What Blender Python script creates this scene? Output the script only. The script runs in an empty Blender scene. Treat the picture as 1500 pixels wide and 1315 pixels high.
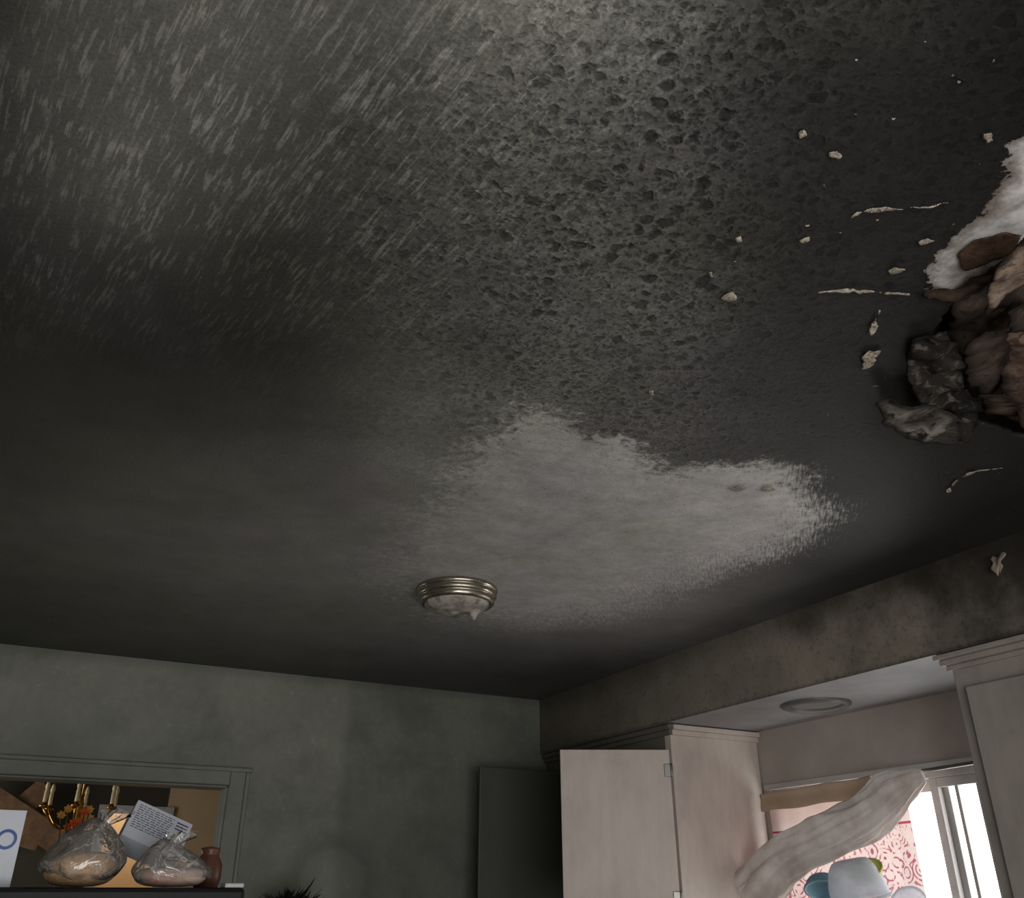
import bpy, bmesh, math, random
import numpy as np
from mathutils import Vector, Matrix, noise as mnoise
random.seed(7)
sc = bpy.context.scene
try:
    sc.view_settings.view_transform = 'Standard'
except Exception: pass

# ------------------------------------------------------------- camera
TH = math.radians(26.8); PS = math.radians(27.9); F = 1285.0
CZ = 1.5; CEIL = 2.5
right = Vector((math.cos(PS), -math.sin(PS), 0))
fwd = Vector((math.cos(TH)*math.sin(PS), math.cos(TH)*math.cos(PS), math.sin(TH)))
upv = right.cross(fwd)
cam_d = bpy.data.cameras.new("camera"); cam = bpy.data.objects.new("camera", cam_d)
sc.collection.objects.link(cam)
m = Matrix((( right.x, upv.x, -fwd.x, 0),( right.y, upv.y, -fwd.y, 0),( right.z, upv.z, -fwd.z, CZ),(0,0,0,1)))
cam.matrix_world = m
cam_d.sensor_fit='HORIZONTAL'; cam_d.sensor_width=36; cam_d.lens = F/1500*36; cam_d.clip_start=0.02
sc.camera = cam
ORG = Vector((0,0,CZ))
def ray(px,py): return right*(px-750)+upv*(657.5-py)+fwd*F
def hit(px,py,axis,val):
    """survey: where the sight line meets the real plane axis=val"""
    r=ray(px,py); t=(val-ORG[axis])/r[axis]; return ORG+r*t
def C(px,py,z=CEIL):
    p=hit(px,py,2,z); return (p.x,p.y)

XS=2.59      # soffit face
YB=4.55      # back wall
XW=3.15      # window wall
ZS=2.2       # soffit underside
XL=-1.7; YF=-1.3

# ------------------------------------------------------------- material helpers
def lin(c):
    return tuple(((v/255)/12.92 if v/255<=0.04045 else ((v/255+0.055)/1.055)**2.4) for v in c)
class NT:
    def __init__(s,name):
        s.m=bpy.data.materials.new(name); s.m.use_nodes=True
        s.t=s.m.node_tree; s.b=s.t.nodes['Principled BSDF']; s.out=s.t.nodes['Material Output']
    def n(s,typ,**kw):
        nd=s.t.nodes.new(typ)
        for k,v in kw.items(): setattr(nd,k,v)
        return nd
    def l(s,a,b): s.t.links.new(a,b)
    def setin(s,sock,v):
        if isinstance(v,bpy.types.NodeSocket): s.l(v,sock)
        else: sock.default_value=v
    def math(s,op,a,b=0.0,c=0.0,clamp=False):
        nd=s.n('ShaderNodeMath',operation=op); nd.use_clamp=clamp
        s.setin(nd.inputs[0],a); s.setin(nd.inputs[1],b)
        if op in('MULTIPLY_ADD',): s.setin(nd.inputs[2],c)
        return nd.outputs[0]
    def mul(s,*a):
        r=a[0]
        for b in a[1:]: r=s.math('MULTIPLY',r,b)
        return r
    def ss(s,v,a,b,o0=0.0,o1=1.0,lin=False):
        nd=s.n('ShaderNodeMapRange'); nd.interpolation_type='LINEAR' if lin else 'SMOOTHSTEP'
        s.setin(nd.inputs[0],v); s.setin(nd.inputs[1],a); s.setin(nd.inputs[2],b)
        s.setin(nd.inputs[3],o0); s.setin(nd.inputs[4],o1); return nd.outputs[0]
    def co(s): return s.n('ShaderNodeTexCoord').outputs['Object']
    def mapv(s,co,scale=(1,1,1),rot=(0,0,0),loc=(0,0,0)):
        nd=s.n('ShaderNodeMapping'); s.l(co,nd.inputs[0])
        nd.inputs['Scale'].default_value=scale; nd.inputs['Rotation'].default_value=rot; nd.inputs['Location'].default_value=loc
        return nd.outputs[0]
    def noise(s,co,scale,detail=4,rough=0.55,dist=0.0,color=False):
        nd=s.n('ShaderNodeTexNoise'); s.l(co,nd.inputs['Vector'])
        nd.inputs['Scale'].default_value=scale; nd.inputs['Detail'].default_value=detail
        nd.inputs['Roughness'].default_value=rough; nd.inputs['Distortion'].default_value=dist
        return nd.outputs['Color' if color else 'Fac']
    def vor(s,co,scale,feature='F1',out='Distance',rnd=1.0):
        nd=s.n('ShaderNodeTexVoronoi'); nd.feature=feature; s.l(co,nd.inputs['Vector'])
        nd.inputs['Scale'].default_value=scale; nd.inputs['Randomness'].default_value=rnd
        return nd.outputs[out] if out else nd
    def mix(s,f,a,b):
        nd=s.n('ShaderNodeMix',data_type='RGBA'); s.setin(nd.inputs[0],f)
        for k,v in ((6,a),(7,b)):
            if isinstance(v,bpy.types.NodeSocket): s.l(v,nd.inputs[k])
            else: nd.inputs[k].default_value=(*v[:3],1)
        return nd.outputs[2]
    def mixf(s,f,a,b):
        nd=s.n('ShaderNodeMix',data_type='FLOAT'); s.setin(nd.inputs[0],f); s.setin(nd.inputs[2],a); s.setin(nd.inputs[3],b); return nd.outputs[0]
    def scale(s,col,f):
        nd=s.n('ShaderNodeVectorMath',operation='SCALE')
        if isinstance(col,bpy.types.NodeSocket): s.l(col,nd.inputs[0])
        else: nd.inputs[0].default_value=col[:3]
        s.setin(nd.inputs['Scale'],f); return nd.outputs[0]
    def attr(s,name):
        nd=s.n('ShaderNodeAttribute'); nd.attribute_name=name; return nd.outputs['Fac']
    def xyz(s,co):
        nd=s.n('ShaderNodeSeparateXYZ'); s.l(co,nd.inputs[0]); return nd.outputs
    def bump(s,h,strength=0.3,dist=0.01):
        nd=s.n('ShaderNodeBump'); nd.inputs['Strength'].default_value=strength; nd.inputs['Distance'].default_value=dist
        s.l(h,nd.inputs['Height']); s.l(nd.outputs[0],s.b.inputs['Normal'])
    def fin(s,col=None,rough=0.6,metal=0.0,spec=0.4):
        if col is not None:
            if isinstance(col,bpy.types.NodeSocket): s.l(col,s.b.inputs['Base Color'])
            else: s.b.inputs['Base Color'].default_value=(*col[:3],1)
        s.setin(s.b.inputs['Roughness'],rough); s.b.inputs['Metallic'].default_value=metal
        s.b.inputs['Specular IOR Level'].default_value=spec
        return s.m
def simple(name,rgb,rough=0.6,metal=0.0,spec=0.4,var=0.15,scale=12.0,bump=0.05):
    t=NT(name); co=t.co(); n=t.noise(co,scale,4,0.6)
    f=t.ss(n,0.25,0.75,1-var,1+var,lin=True)
    col=t.scale(lin(rgb),f)
    if bump: t.bump(n,bump,0.01)
    return t.fin(col,rough,metal,spec)

# ------------------------------------------------------------- mesh helpers
def box(bm,x0,x1,y0,y1,z0,z1,mi=0,M=None):
    vs=[bm.verts.new((x,y,z)) for x in(x0,x1) for y in(y0,y1) for z in(z0,z1)]
    if M is not None:
        for v in vs: v.co=M@v.co
    idx=[(0,1,3,2),(4,6,7,5),(0,4,5,1),(2,3,7,6),(0,2,6,4),(1,5,7,3)]
    for q in idx:
        f=bm.faces.new([vs[i] for i in q]); f.material_index=mi
def lathe(bm,prof,c,seg=48,mi=0,M=None,a0=0,a1=2*math.pi):
    c=Vector(c); rings=[]
    full=abs(a1-a0-2*math.pi)<1e-6
    n=seg if full else seg+1
    for r,z in prof:
        ring=[]
        for i in range(n):
            a=a0+(a1-a0)*i/seg
            p=Vector((r*math.cos(a),r*math.sin(a),z))
            if M is not None: p=M@p
            ring.append(bm.verts.new(c+p))
        rings.append(ring)
    for a,b in zip(rings[:-1],rings[1:]):
        for i in range(seg):
            j=(i+1)%n
            f=bm.faces.new((a[i],a[j],b[j],b[i])); f.material_index=mi; f.smooth=True
def tube(bm,pts,rad,seg=10,mi=0,cap=True):
    pts=[Vector(p) for p in pts]; rings=[]
    for i,p in enumerate(pts):
        d=(pts[min(i+1,len(pts)-1)]-pts[max(i-1,0)]).normalized()
        a=d.orthogonal().normalized() if i==0 else (prev-d*prev.dot(d)).normalized()
        prev=a; b=d.cross(a); r=rad[i] if isinstance(rad,(list,tuple)) else rad
        rings.append([bm.verts.new(p+(a*math.cos(2*math.pi*k/seg)+b*math.sin(2*math.pi*k/seg))*r) for k in range(seg)])
    for A,B in zip(rings[:-1],rings[1:]):
        for i in range(seg):
            f=bm.faces.new((A[i],A[(i+1)%seg],B[(i+1)%seg],B[i])); f.material_index=mi; f.smooth=True
    if cap:
        for R in(rings[0],rings[-1]):
            f=bm.faces.new(R); f.material_index=mi
def surf(bm,nu,nv,fn,mi=0,smooth=True):
    g=[[bm.verts.new(fn(i/nu,j/nv)) for j in range(nv+1)] for i in range(nu+1)]
    for i in range(nu):
        for j in range(nv):
            f=bm.faces.new((g[i][j],g[i+1][j],g[i+1][j+1],g[i][j+1])); f.material_index=mi; f.smooth=smooth
def fin(bm,name,mats,bevel=0,solid=0,parent=None,subsurf=0):
    bmesh.ops.recalc_face_normals(bm,faces=bm.faces)
    me=bpy.data.meshes.new(name); bm.to_mesh(me); bm.free()
    ob=bpy.data.objects.new(name,me); sc.collection.objects.link(ob)
    for mt in mats: me.materials.append(mt)
    if solid:
        md=ob.modifiers.new('s','SOLIDIFY'); md.thickness=solid; md.offset=0
    if bevel:
        md=ob.modifiers.new('b','BEVEL'); md.width=bevel; md.segments=2; md.limit_method='ANGLE'; md.angle_limit=math.radians(50)
    if subsurf:
        md=ob.modifiers.new('u','SUBSURF'); md.levels=subsurf; md.render_levels=subsurf
    if parent: ob.parent=parent
    return ob
def empty(name):
    e=bpy.data.objects.new(name,None); sc.collection.objects.link(e); return e
def nz(x,y,z=0,s=1.0): return mnoise.noise(Vector((x*s,y*s,z*s)))

# polygon signed distance (positive inside)
def sdf(P,poly):
    poly=np.array(poly); n=len(poly); d=np.full(len(P),1e9); inside=np.zeros(len(P),bool)
    near=np.zeros_like(P)
    for i in range(n):
        a=poly[i]; b=poly[(i+1)%n]; ab=b-a; ap=P-a
        t=np.clip((ap@ab)/max(ab@ab,1e-12),0,1); q=a+t[:,None]*ab; dd=np.linalg.norm(P-q,axis=1)
        m_=dd<d; d[m_]=dd[m_]; near[m_]=q[m_]
        c=((a[1]>P[:,1])!=(b[1]>P[:,1]))
        with np.errstate(divide='ignore',invalid='ignore'):
            xi=(b[0]-a[0])*(P[:,1]-a[1])/(b[1]-a[1])+a[0]
        inside^= c&(P[:,0]<xi)
    return np.where(inside,d,-d),near
def rough_poly(poly,step=0.012,amp=0.012,seed=0):
    out=[]
    for i in range(len(poly)):
        a=Vector(poly[i]); b=Vector(poly[(i+1)%len(poly)]); L=(b-a).length; k=max(1,int(L/step))
        nrm=Vector((-(b-a).y,(b-a).x)).normalized()
        for j in range(k):
            p=a.lerp(b,j/k); w=amp*(nz(p.x,p.y,seed,28)+0.6*nz(p.x,p.y,seed+3,75))*(0.3 if j==0 else 1)
            out.append(tuple(p+nrm*w))
    return out

# ------------------------------------------------------------- CEILING
def RBF(pts,vals,P,sig):
    """smooth world-space blend of surveyed soot and brightness values; kernel follows survey spacing"""
    W=np.zeros(len(P)); A=np.zeros(len(P))
    for (px,py),v in zip(pts,vals):
        c=np.array(C(px,py)); ax=(np.array(C(px+5,py))-c)/5; ay=(np.array(C(px,py+5))-c)/5
        J=np.linalg.inv(np.column_stack([ax,ay])); d=(P-c)@J.T
        w=np.exp(-(d**2).sum(1)/(2*sig*sig))+1e-9/(1+((P-c)**2).sum(1)*40)**3
        W+=w; A+=w*v
    return A/W
xs=np.arange(XL,XS+0.03+1e-6,0.015); ys=np.arange(YF,YB+0.03+1e-6,0.015)
xs=np.linspace(XL,XS+0.02,len(xs)); ys=np.linspace(YF,YB+0.02,len(ys))
GX,GY=np.meshgrid(xs,ys,indexing='ij'); P=np.column_stack([GX.ravel(),GY.ravel()])
rows=[0,100,200,300,400,500,600,700,800,900,1000]
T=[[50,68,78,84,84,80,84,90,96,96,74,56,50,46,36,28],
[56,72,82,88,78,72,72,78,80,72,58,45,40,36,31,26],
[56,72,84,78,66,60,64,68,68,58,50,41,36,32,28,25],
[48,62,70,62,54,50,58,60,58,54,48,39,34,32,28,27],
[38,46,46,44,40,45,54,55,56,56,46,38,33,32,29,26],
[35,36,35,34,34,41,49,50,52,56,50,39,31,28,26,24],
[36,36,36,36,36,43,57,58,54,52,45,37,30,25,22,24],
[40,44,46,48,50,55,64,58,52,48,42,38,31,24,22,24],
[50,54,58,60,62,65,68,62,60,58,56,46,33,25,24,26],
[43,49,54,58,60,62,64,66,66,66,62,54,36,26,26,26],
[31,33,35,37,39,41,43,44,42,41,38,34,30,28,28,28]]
light_gain=[0.95,1.0,1.1,1.2,1.3,1.5,1.85,2.25,2.6,2.7,2.3]  # lifts albedo per row towards the far end, making up for light falloff
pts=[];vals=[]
for r,row,gn in zip(rows,T,light_gain):
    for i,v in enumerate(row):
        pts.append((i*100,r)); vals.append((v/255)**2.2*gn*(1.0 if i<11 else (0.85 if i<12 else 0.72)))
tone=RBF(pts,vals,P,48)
g8=[i*200 for i in range(8)]; r6=[0,200,400,600,800,1000]
S=[[.4,.6,.7,.7,.4,.1,0,0],[.8,1,1,1,.5,0,0,0],[.8,1,1,1,.25,0,0,0],[0,.05,.25,.2,0,0,0,0],[0]*8,[0]*8]
Cc=[[0,0,0,.1,.5,.9,.7,.5],[0,0,.05,.35,.8,1,.6,.5],[0,0,.1,.6,1,1,.5,.4],[0,0,0,.4,1,.9,.4,.3],[0,0,0,0,0,.1,.2,.2],[0]*8]
p6=[(x,y) for y in r6 for x in g8]
streak=RBF(p6,[v for r in S for v in r],P,85)
crat=RBF(p6,[v for r in Cc for v in r],P,85)
pale_poly=[C(*p) for p in [(735,612),(790,598),(850,632),(905,640),(950,668),(975,692),(1010,686),(1060,680),(1130,684),(1185,704),(1215,745),(1190,790),(1130,815),(1040,840),(960,870),(880,905),(780,915),(640,905),(560,850),(590,790),(625,745),(670,690)]]
sc_,_=sdf(P,pale_poly)
soft_pts=[(745,612),(930,655),(1060,682),(1190,700),(1225,745),(1110,825),(920,900),(640,905),(570,860),(640,735),(690,680)]
soft_val=[.07,.035,.03,.06,.15,.30,.42,.36,.30,.18,.12]
soft=RBF(soft_pts,soft_val,P,70)
white_poly=[C(*p) for p in [(1500,192),(1478,212),(1468,262),(1440,312),(1398,345),(1372,370),(1356,402),(1362,428),(1400,428),(1430,408),(1500,372),(1600,330),(1640,200)]]
sw,_=sdf(P,white_poly)
hole=[C(*p) for p in [(1440,405),(1395,440),(1358,500),(1338,560),(1380,598),(1440,622),(1500,640),(1640,640),(1720,500),(1620,345),(1520,372)]]
hole=rough_poly(hole,0.012,0.014,2)
sh,near=sdf(P,hole)
chipz=RBF([(1050,300),(1100,450),(1200,400),(1350,350),(1300,250),(1420,300),(1350,450),(1250,560),(1400,560),(1450,650),(1400,720),(900,300),(800,500),(1000,100),(1200,100),(1000,600),(1300,700),(600,700),(300,500),(200,900),(1100,900)],
 [.35,.6,1.0,1.4,1.0,1.6,1.6,.8,1.1,1.0,.7,0,0,0,.2,0,.2,0,0,0,0],P,80)
nx,ny=len(xs),len(ys)
Z=np.full(len(P),CEIL)
for k in range(len(P)):
    if crat[k]>0.3 and P[k,0]>0.3: Z[k]-=0.004*crat[k]*max(0,nz(P[k,0],P[k,1],5,7))
inside=sh>0
keepf=[]
ins=inside.reshape(nx,ny)
idx=np.arange(nx*ny).reshape(nx,ny)
for i in range(nx-1):
    for j in range(ny-1):
        c=int(ins[i,j])+int(ins[i+1,j])+int(ins[i+1,j+1])+int(ins[i,j+1])
        if c<3: keepf.append((idx[i,j],idx[i+1,j],idx[i+1,j+1],idx[i,j+1]))
PP=P.copy(); PP[inside]=near[inside]
me=bpy.data.meshes.new("ceiling")
me.from_pydata([(float(a),float(b),float(z)) for (a,b),z in zip(PP,Z)],[],[tuple(int(q) for q in f) for f in keepf])
for nm,arr in (('tone',tone),('streak',streak),('crat',crat),('pale_patch',sc_),('soft',soft),('white',sw),('hole',sh),('chipz',chipz)):
    at=me.attributes.new(nm,'FLOAT','POINT'); at.data.foreach_set('value',np.ascontiguousarray(arr,dtype=np.float32))
bmx=bmesh.new(); bmx.from_mesh(me); bmesh.ops.delete(bmx,geom=[v for v in bmx.verts if not v.link_faces],context='VERTS')
bmx.normal_update()
for f in bmx.faces:
    if f.normal.z>0: f.normal_flip()
bmx.to_mesh(me); bmx.free()
ceil=bpy.data.objects.new("ceiling",me); sc.collection.objects.link(ceil)
for p in me.polygons: p.use_smooth=True
md=ceil.modifiers.new('s','SOLIDIFY'); md.thickness=0.012; md.offset=-1

t=NT("sooty_ceiling_paint"); co=t.co()
A=t.attr
sv=t.mapv(t.mapv(co,rot=(0,0,math.radians(-8.5))),scale=(1,0.10,1))
stn=t.noise(sv,165,2,0.6,0.2)
big=t.noise(co,5,4,0.65)
fine=t.noise(co,170,2,0.75)
mid=t.noise(co,38,4,0.72)
gaten=t.noise(co,13,4,0.72)
sgate=t.ss(gaten,0.36,0.62,0.15,1.0)
sthr=t.mul(t.ss(stn,0.50,0.64),sgate)
sf=t.math('MULTIPLY_ADD',sthr,0.9,0.76)
sfac=t.mixf(A('streak'),1.0,sf)
# blister craters : dark pits inside a paler crusted network
wob=t.n('ShaderNodeVectorMath',operation='MULTIPLY_ADD'); t.l(t.noise(co,26,3,0.65,0,True),wob.inputs[0]); wob.inputs[1].default_value=(0.035,0.035,0.035); t.l(co,wob.inputs[2])
wc=wob.outputs[0]
V1=t.vor(wc,32,'F1',None); v1=V1.outputs['Distance']; r1=t.xyz(V1.outputs['Color'])
V2=t.vor(wc,84,'F1',None); v2=V2.outputs['Distance']; r2=t.xyz(V2.outputs['Color'])
q1=t.math('SUBTRACT',t.math('ADD',v1,t.math('MULTIPLY_ADD',mid,0.35,-0.175)),t.math('MULTIPLY_ADD',r1[0],0.36,-0.04))
pitd=t.ss(q1,-0.02,0.22,0.42,1.0)
rim=t.mul(t.ss(q1,0.08,0.26),t.ss(q1,0.3,0.55,1.0,0.35))
q2=t.math('SUBTRACT',v2,t.math('MULTIPLY_ADD',r2[0],0.4,0.05))
pit2=t.ss(q2,-0.05,0.18,0.55,1.0)
rim2=t.ss(q2,0.08,0.36)
cr=t.mul(pitd,pit2,t.math('MULTIPLY_ADD',rim,0.65,t.math('MULTIPLY_ADD',rim2,0.45,0.66)))
cr=t.mul(cr,t.ss(mid,0.32,0.68,0.6,1.45,lin=True),t.ss(fine,0.3,0.7,0.75,1.3,lin=True))
cfac=t.mixf(t.mul(A('crat'),t.ss(gaten,0.3,0.55,0.6,1.0)),1.0,cr)
grain=t.ss(fine,0.25,0.75,0.70,1.30,lin=True)
mot=t.ss(big,0.25,0.75,0.78,1.24,lin=True)
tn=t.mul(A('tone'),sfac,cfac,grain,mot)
tn=t.math('ADD',tn,t.mul(A('streak'),sthr,0.022))
# paler patch with ragged / streaked border
dv=t.mapv(t.mapv(co,rot=(0,0,math.radians(-48))),scale=(0.12,1,1))
dn=t.noise(dv,150,3,0.68)
sidex=t.ss(t.xyz(co)[0],1.35,1.9)
n36=t.noise(co,36,5,0.75)
en=t.mixf(t.math('MULTIPLY_ADD',sidex,0.6,0.1),n36,dn)
cs=t.math('ADD',A('pale_patch'),t.math('MULTIPLY',t.math('SUBTRACT',en,0.5),t.math('MULTIPLY_ADD',A('soft'),2.4,0.18)))
cs=t.math('ADD',cs,t.math('MULTIPLY_ADD',big,0.24,-0.12))
K=t.ss(cs,t.math('MULTIPLY',A('soft'),-0.45),t.math('MULTIPLY',A('soft'),0.65))
K=t.mul(K,t.ss(A('soft'),0.03,0.42,1.0,0.66))
px=t.xyz(co)
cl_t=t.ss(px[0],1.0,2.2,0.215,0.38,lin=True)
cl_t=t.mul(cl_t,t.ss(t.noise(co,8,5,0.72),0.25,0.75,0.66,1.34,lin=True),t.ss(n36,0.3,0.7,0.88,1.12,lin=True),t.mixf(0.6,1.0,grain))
cl_t=t.mul(cl_t,t.ss(t.math('SUBTRACT',v2,t.math('MULTIPLY_ADD',r2[1],0.9,-0.72)),0.0,0.12,0.45,1.0))
tn=t.mixf(K,tn,cl_t)
tint_n=t.noise(co,2.3,2,0.5)
tint=t.mix(t.ss(t.math('ADD',tint_n,t.math('MULTIPLY',px[0],0.16)),0.42,0.8),(1.02,1.01,0.88),(1.02,0.985,0.98))
col=t.scale(tint,t.mul(tn,1.6))
# paint loss chips
cvx=r2; cd=v2
thr=t.math('MULTIPLY_ADD',A('chipz'),-0.055,1.0)
chip=t.math('MULTIPLY',t.ss(cvx[2],thr,t.math('ADD',thr,0.01)),t.ss(t.math('ADD',cd,t.math('MULTIPLY',mid,0.7)),0.50,0.56,1.0,0.0))
chip=t.math('MULTIPLY',chip,t.ss(A('chipz'),0.1,0.3))
col=t.mix(chip,col,t.mix(cvx[1],lin((105,92,80)),lin((180,170,156))))
# exposed gypsum
wn=t.math('ADD',A('white'),t.math('MULTIPLY_ADD',mid,0.07,-0.035))
wm=t.ss(wn,0.0,0.003)
brn=t.ss(t.noise(co,13,4,0.65),0.38,0.62)
gyp=t.mix(brn,lin((204,202,202)),lin((144,138,134)))
gyp=t.mix(t.ss(wn,0.0,0.03,0.75,0.0),gyp,lin((84,74,64)))
col=t.mix(wm,col,gyp)
hgt=t.math('ADD',t.mul(t.math('ADD',pitd,t.math('MULTIPLY',pit2,0.5)),A('crat'),t.math('SUBTRACT',1.0,wm)),t.math('MULTIPLY',wm,-0.5))
t.bump(hgt,0.5,0.008)
me.materials.append(t.fin(col,0.58,0,0.25))

# ------------------------------------------------------------- walls materials
t=NT("smoke_stained_green_wall"); co=t.co(); p=t.xyz(co)
nb=t.noise(co,2.2,4,0.55); nf=t.noise(co,30,4,0.7)
f=t.ss(t.math('ADD',p[0],t.math('MULTIPLY',nb,0.08)),1.44,1.52)
zz=t.ss(t.math('ADD',p[2],t.math('MULTIPLY',nb,0.3)),1.6,2.5,0.76,1.05)
top=t.ss(p[2],2.44,2.5,1.0,0.75)
base=t.mix(f,lin((118,119,109)),lin((103,105,97)))
dx=t.math('SUBTRACT',p[0],1.43); dz=t.math('SUBTRACT',p[2],1.53)
dist=t.math('SQRT',t.math('ADD',t.math('MULTIPLY',dx,dx),t.math('MULTIPLY',dz,dz)))
dist=t.math('ADD',dist,t.math('MULTIPLY_ADD',nb,0.10,-0.03))
ring=t.math('MULTIPLY',t.ss(dist,0.16,0.20),t.ss(dist,0.20,0.32,1.0,0.0))
inner=t.ss(dist,0.06,0.16,1.0,0.0)
smud=t.ss(t.noise(co,3.5,4,0.6,0.2),0.46,0.68,1.0,0.80)
spk=t.ss(nf,0.60,0.70,1.0,1.14)
fac=t.mul(zz,top,t.ss(nf,0.25,0.75,0.90,1.10,lin=True),t.ss(nb,0.3,0.7,0.86,1.12,lin=True),smud,spk)
fac=t.mul(fac,t.math('MULTIPLY_ADD',ring,-0.25,1.0),t.math('MULTIPLY_ADD',inner,0.22,1.0))
M_green=t.fin(t.scale(base,fac),0.5,0,0.3)

t=NT("sooty_soffit_paint"); co=t.co(); p=t.xyz(co)
nb=t.noise(co,4,6,0.65); nf=t.noise(co,60,4,0.7)
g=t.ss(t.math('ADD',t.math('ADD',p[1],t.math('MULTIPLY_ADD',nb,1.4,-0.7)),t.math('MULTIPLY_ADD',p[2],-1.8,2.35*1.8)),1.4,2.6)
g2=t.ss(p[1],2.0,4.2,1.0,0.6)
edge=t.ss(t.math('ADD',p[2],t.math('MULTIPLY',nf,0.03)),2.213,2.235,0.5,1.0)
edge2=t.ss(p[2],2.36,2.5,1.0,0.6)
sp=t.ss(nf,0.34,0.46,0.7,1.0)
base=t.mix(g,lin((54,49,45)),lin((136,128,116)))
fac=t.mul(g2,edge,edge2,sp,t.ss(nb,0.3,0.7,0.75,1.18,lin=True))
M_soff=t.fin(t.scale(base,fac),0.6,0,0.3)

M_bay=simple("pinkish_window_wall_paint",(170,160,153),0.6,var=0.12,scale=5)
M_under=simple("soffit_underside_paint",(140,140,142),0.5,var=0.25,scale=4)
def cabpaint(name,rgb,amt):
    t=NT(name); co=t.co(); a=t.noise(co,4,5,0.65); b=t.noise(t.mapv(co,scale=(1,1,.2)),30,3,0.6)
    c=t.mix(t.ss(a,.4,.75,0,amt),lin(rgb),lin(tuple(v*.68 for v in rgb))); c=t.scale(c,t.ss(b,.3,.7,.95,1.04)); return t.fin(c,.5,0,.35)
M_cab=cabpaint("cabinet_cream_paint",(188,176,168),.3)
M_cabd=simple("cabinet_dark_paint",(90,86,80),0.5,var=0.15,scale=6)  # darker cabinet tone for front trim and inside
M_cabr=cabpaint("cabinet_grey_cream_paint",(150,142,135),.5)
M_green2=simple("smoked_green_trim_paint",(104,106,97),0.45,var=0.2,scale=9)
M_dark=simple("dark_green_door_paint",(68,71,64),0.5,var=0.12,scale=7)
M_wall=simple("smoky_wall_paint",(110,110,100),0.6,var=0.15,scale=3)
t=NT("floor_vinyl_tile"); co=t.co(); br=t.n('ShaderNodeTexBrick'); t.l(co,br.inputs[0]); br.offset=0
br.inputs['Scale'].default_value=3.2; br.inputs['Brick Width'].default_value=1; br.inputs['Row Height'].default_value=1
br.inputs['Color1'].default_value=(*lin((160,150,138)),1); br.inputs['Color2'].default_value=(*lin((148,138,126)),1); br.inputs['Mortar'].default_value=(*lin((80,74,66)),1)
M_floor=t.fin(br.outputs[0],0.5)
M_alu=simple("white_window_frame",(175,172,170),0.4,var=0.04,bump=0)
M_steel=simple("hinge_steel",(120,118,112),0.35,0.9,var=0.1,bump=0)

# ------------------------------------------------------------- room shell
DX0,DX1,DZ=-0.62,0.888,1.952
bm=bmesh.new()
box(bm,XL,DX0,YB,YB+0.12,0,CEIL+0.02); box(bm,DX0,DX1,YB,YB+0.12,DZ,CEIL+0.02); box(bm,DX1,XW+0.12,YB,YB+0.12,0,CEIL+0.02)
fin(bm,"wall_back",[M_green])
bm=bmesh.new()
for (a,b,z0,z1) in ((DX1,DX1+0.085,0,DZ+0.075),(DX0-0.085,DX0,0,DZ+0.075)):
    box(bm,a,b,YB-0.014,YB,z0,z1)
box(bm,DX0,DX1,YB-0.014,YB,DZ,DZ+0.075)
box(bm,DX0-0.1,DX1+0.1,YB-0.026,YB,DZ+0.06,DZ+0.08)
box(bm,DX1+0.07,DX1+0.09,YB-0.024,YB,0,DZ+0.06)
box(bm,DX1-0.012,DX1,YB-0.004,YB+0.125,0,DZ); box(bm,DX0,DX1,YB-0.004,YB+0.125,DZ-0.012,DZ)
fin(bm,"trim_doorway",[M_green2],bevel=0.004)
bm=bmesh.new(); box(bm,XL-0.12,XL,YF,YB+0.12,0,CEIL+0.02); fin(bm,"wall_left",[M_wall])
bm=bmesh.new(); 
box(bm,XL,-1.1,YF-0.12,YF,0,CEIL+.02); box(bm,1.9,XW+0.12,YF-0.12,YF,0,CEIL+.02); box(bm,-1.1,1.9,YF-0.12,YF,2.1,CEIL+.02)  # wide unseen opening added behind the camera to let daylight in
fin(bm,"wall_front",[M_wall])
WY0,WY1,WZ0,WZ1=1.95,3.34,1.12,1.93
bm=bmesh.new()
box(bm,XW,XW+.12,YF,WY0,0,ZS+.05); box(bm,XW,XW+.12,WY1,YB,0,ZS+.05)
box(bm,XW,XW+.12,WY0,WY1,0,WZ0); box(bm,XW,XW+.12,WY0,WY1,WZ1,ZS+.05)
fin(bm,"wall_right",[M_bay])
bm=bmesh.new(); box(bm,XL-.12,XW+.12,YF-.12,YB+4.6,-0.1,0); fin(bm,"floor",[M_floor])
bm=bmesh.new(); box(bm,XS,XW+.12,YF,YB,ZS,CEIL+.03)
for f in bm.faces:
    f.normal_update()
    if f.calc_center_median().z<ZS+0.001: f.material_index=1
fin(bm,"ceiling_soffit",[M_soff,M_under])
M_wood=simple("charred_joist_wood",(62,47,38),0.8,var=0.4,scale=20,bump=0.4)
bm=bmesh.new(); a0,a1,b0,b1=1.0,2.55,0.1,1.6
box(bm,a0,a1,b0,b1,2.80,2.83)
for q in((a0-.03,a0,b0,b1),(a1,a1+.03,b0,b1),(a0,a1,b0-.03,b0),(a0,a1,b1,b1+.03)): box(bm,*q,2.5125,2.83)  # closed box added over the hole to keep sky light out
box(bm,a0,a1,0.50,0.54,2.57,2.8); box(bm,a0,a1,0.93,0.97,2.57,2.8); box(bm,a0,a1,1.33,1.37,2.57,2.8)
fin(bm,"attic_joists_and_light_block",[M_wood])

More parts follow.
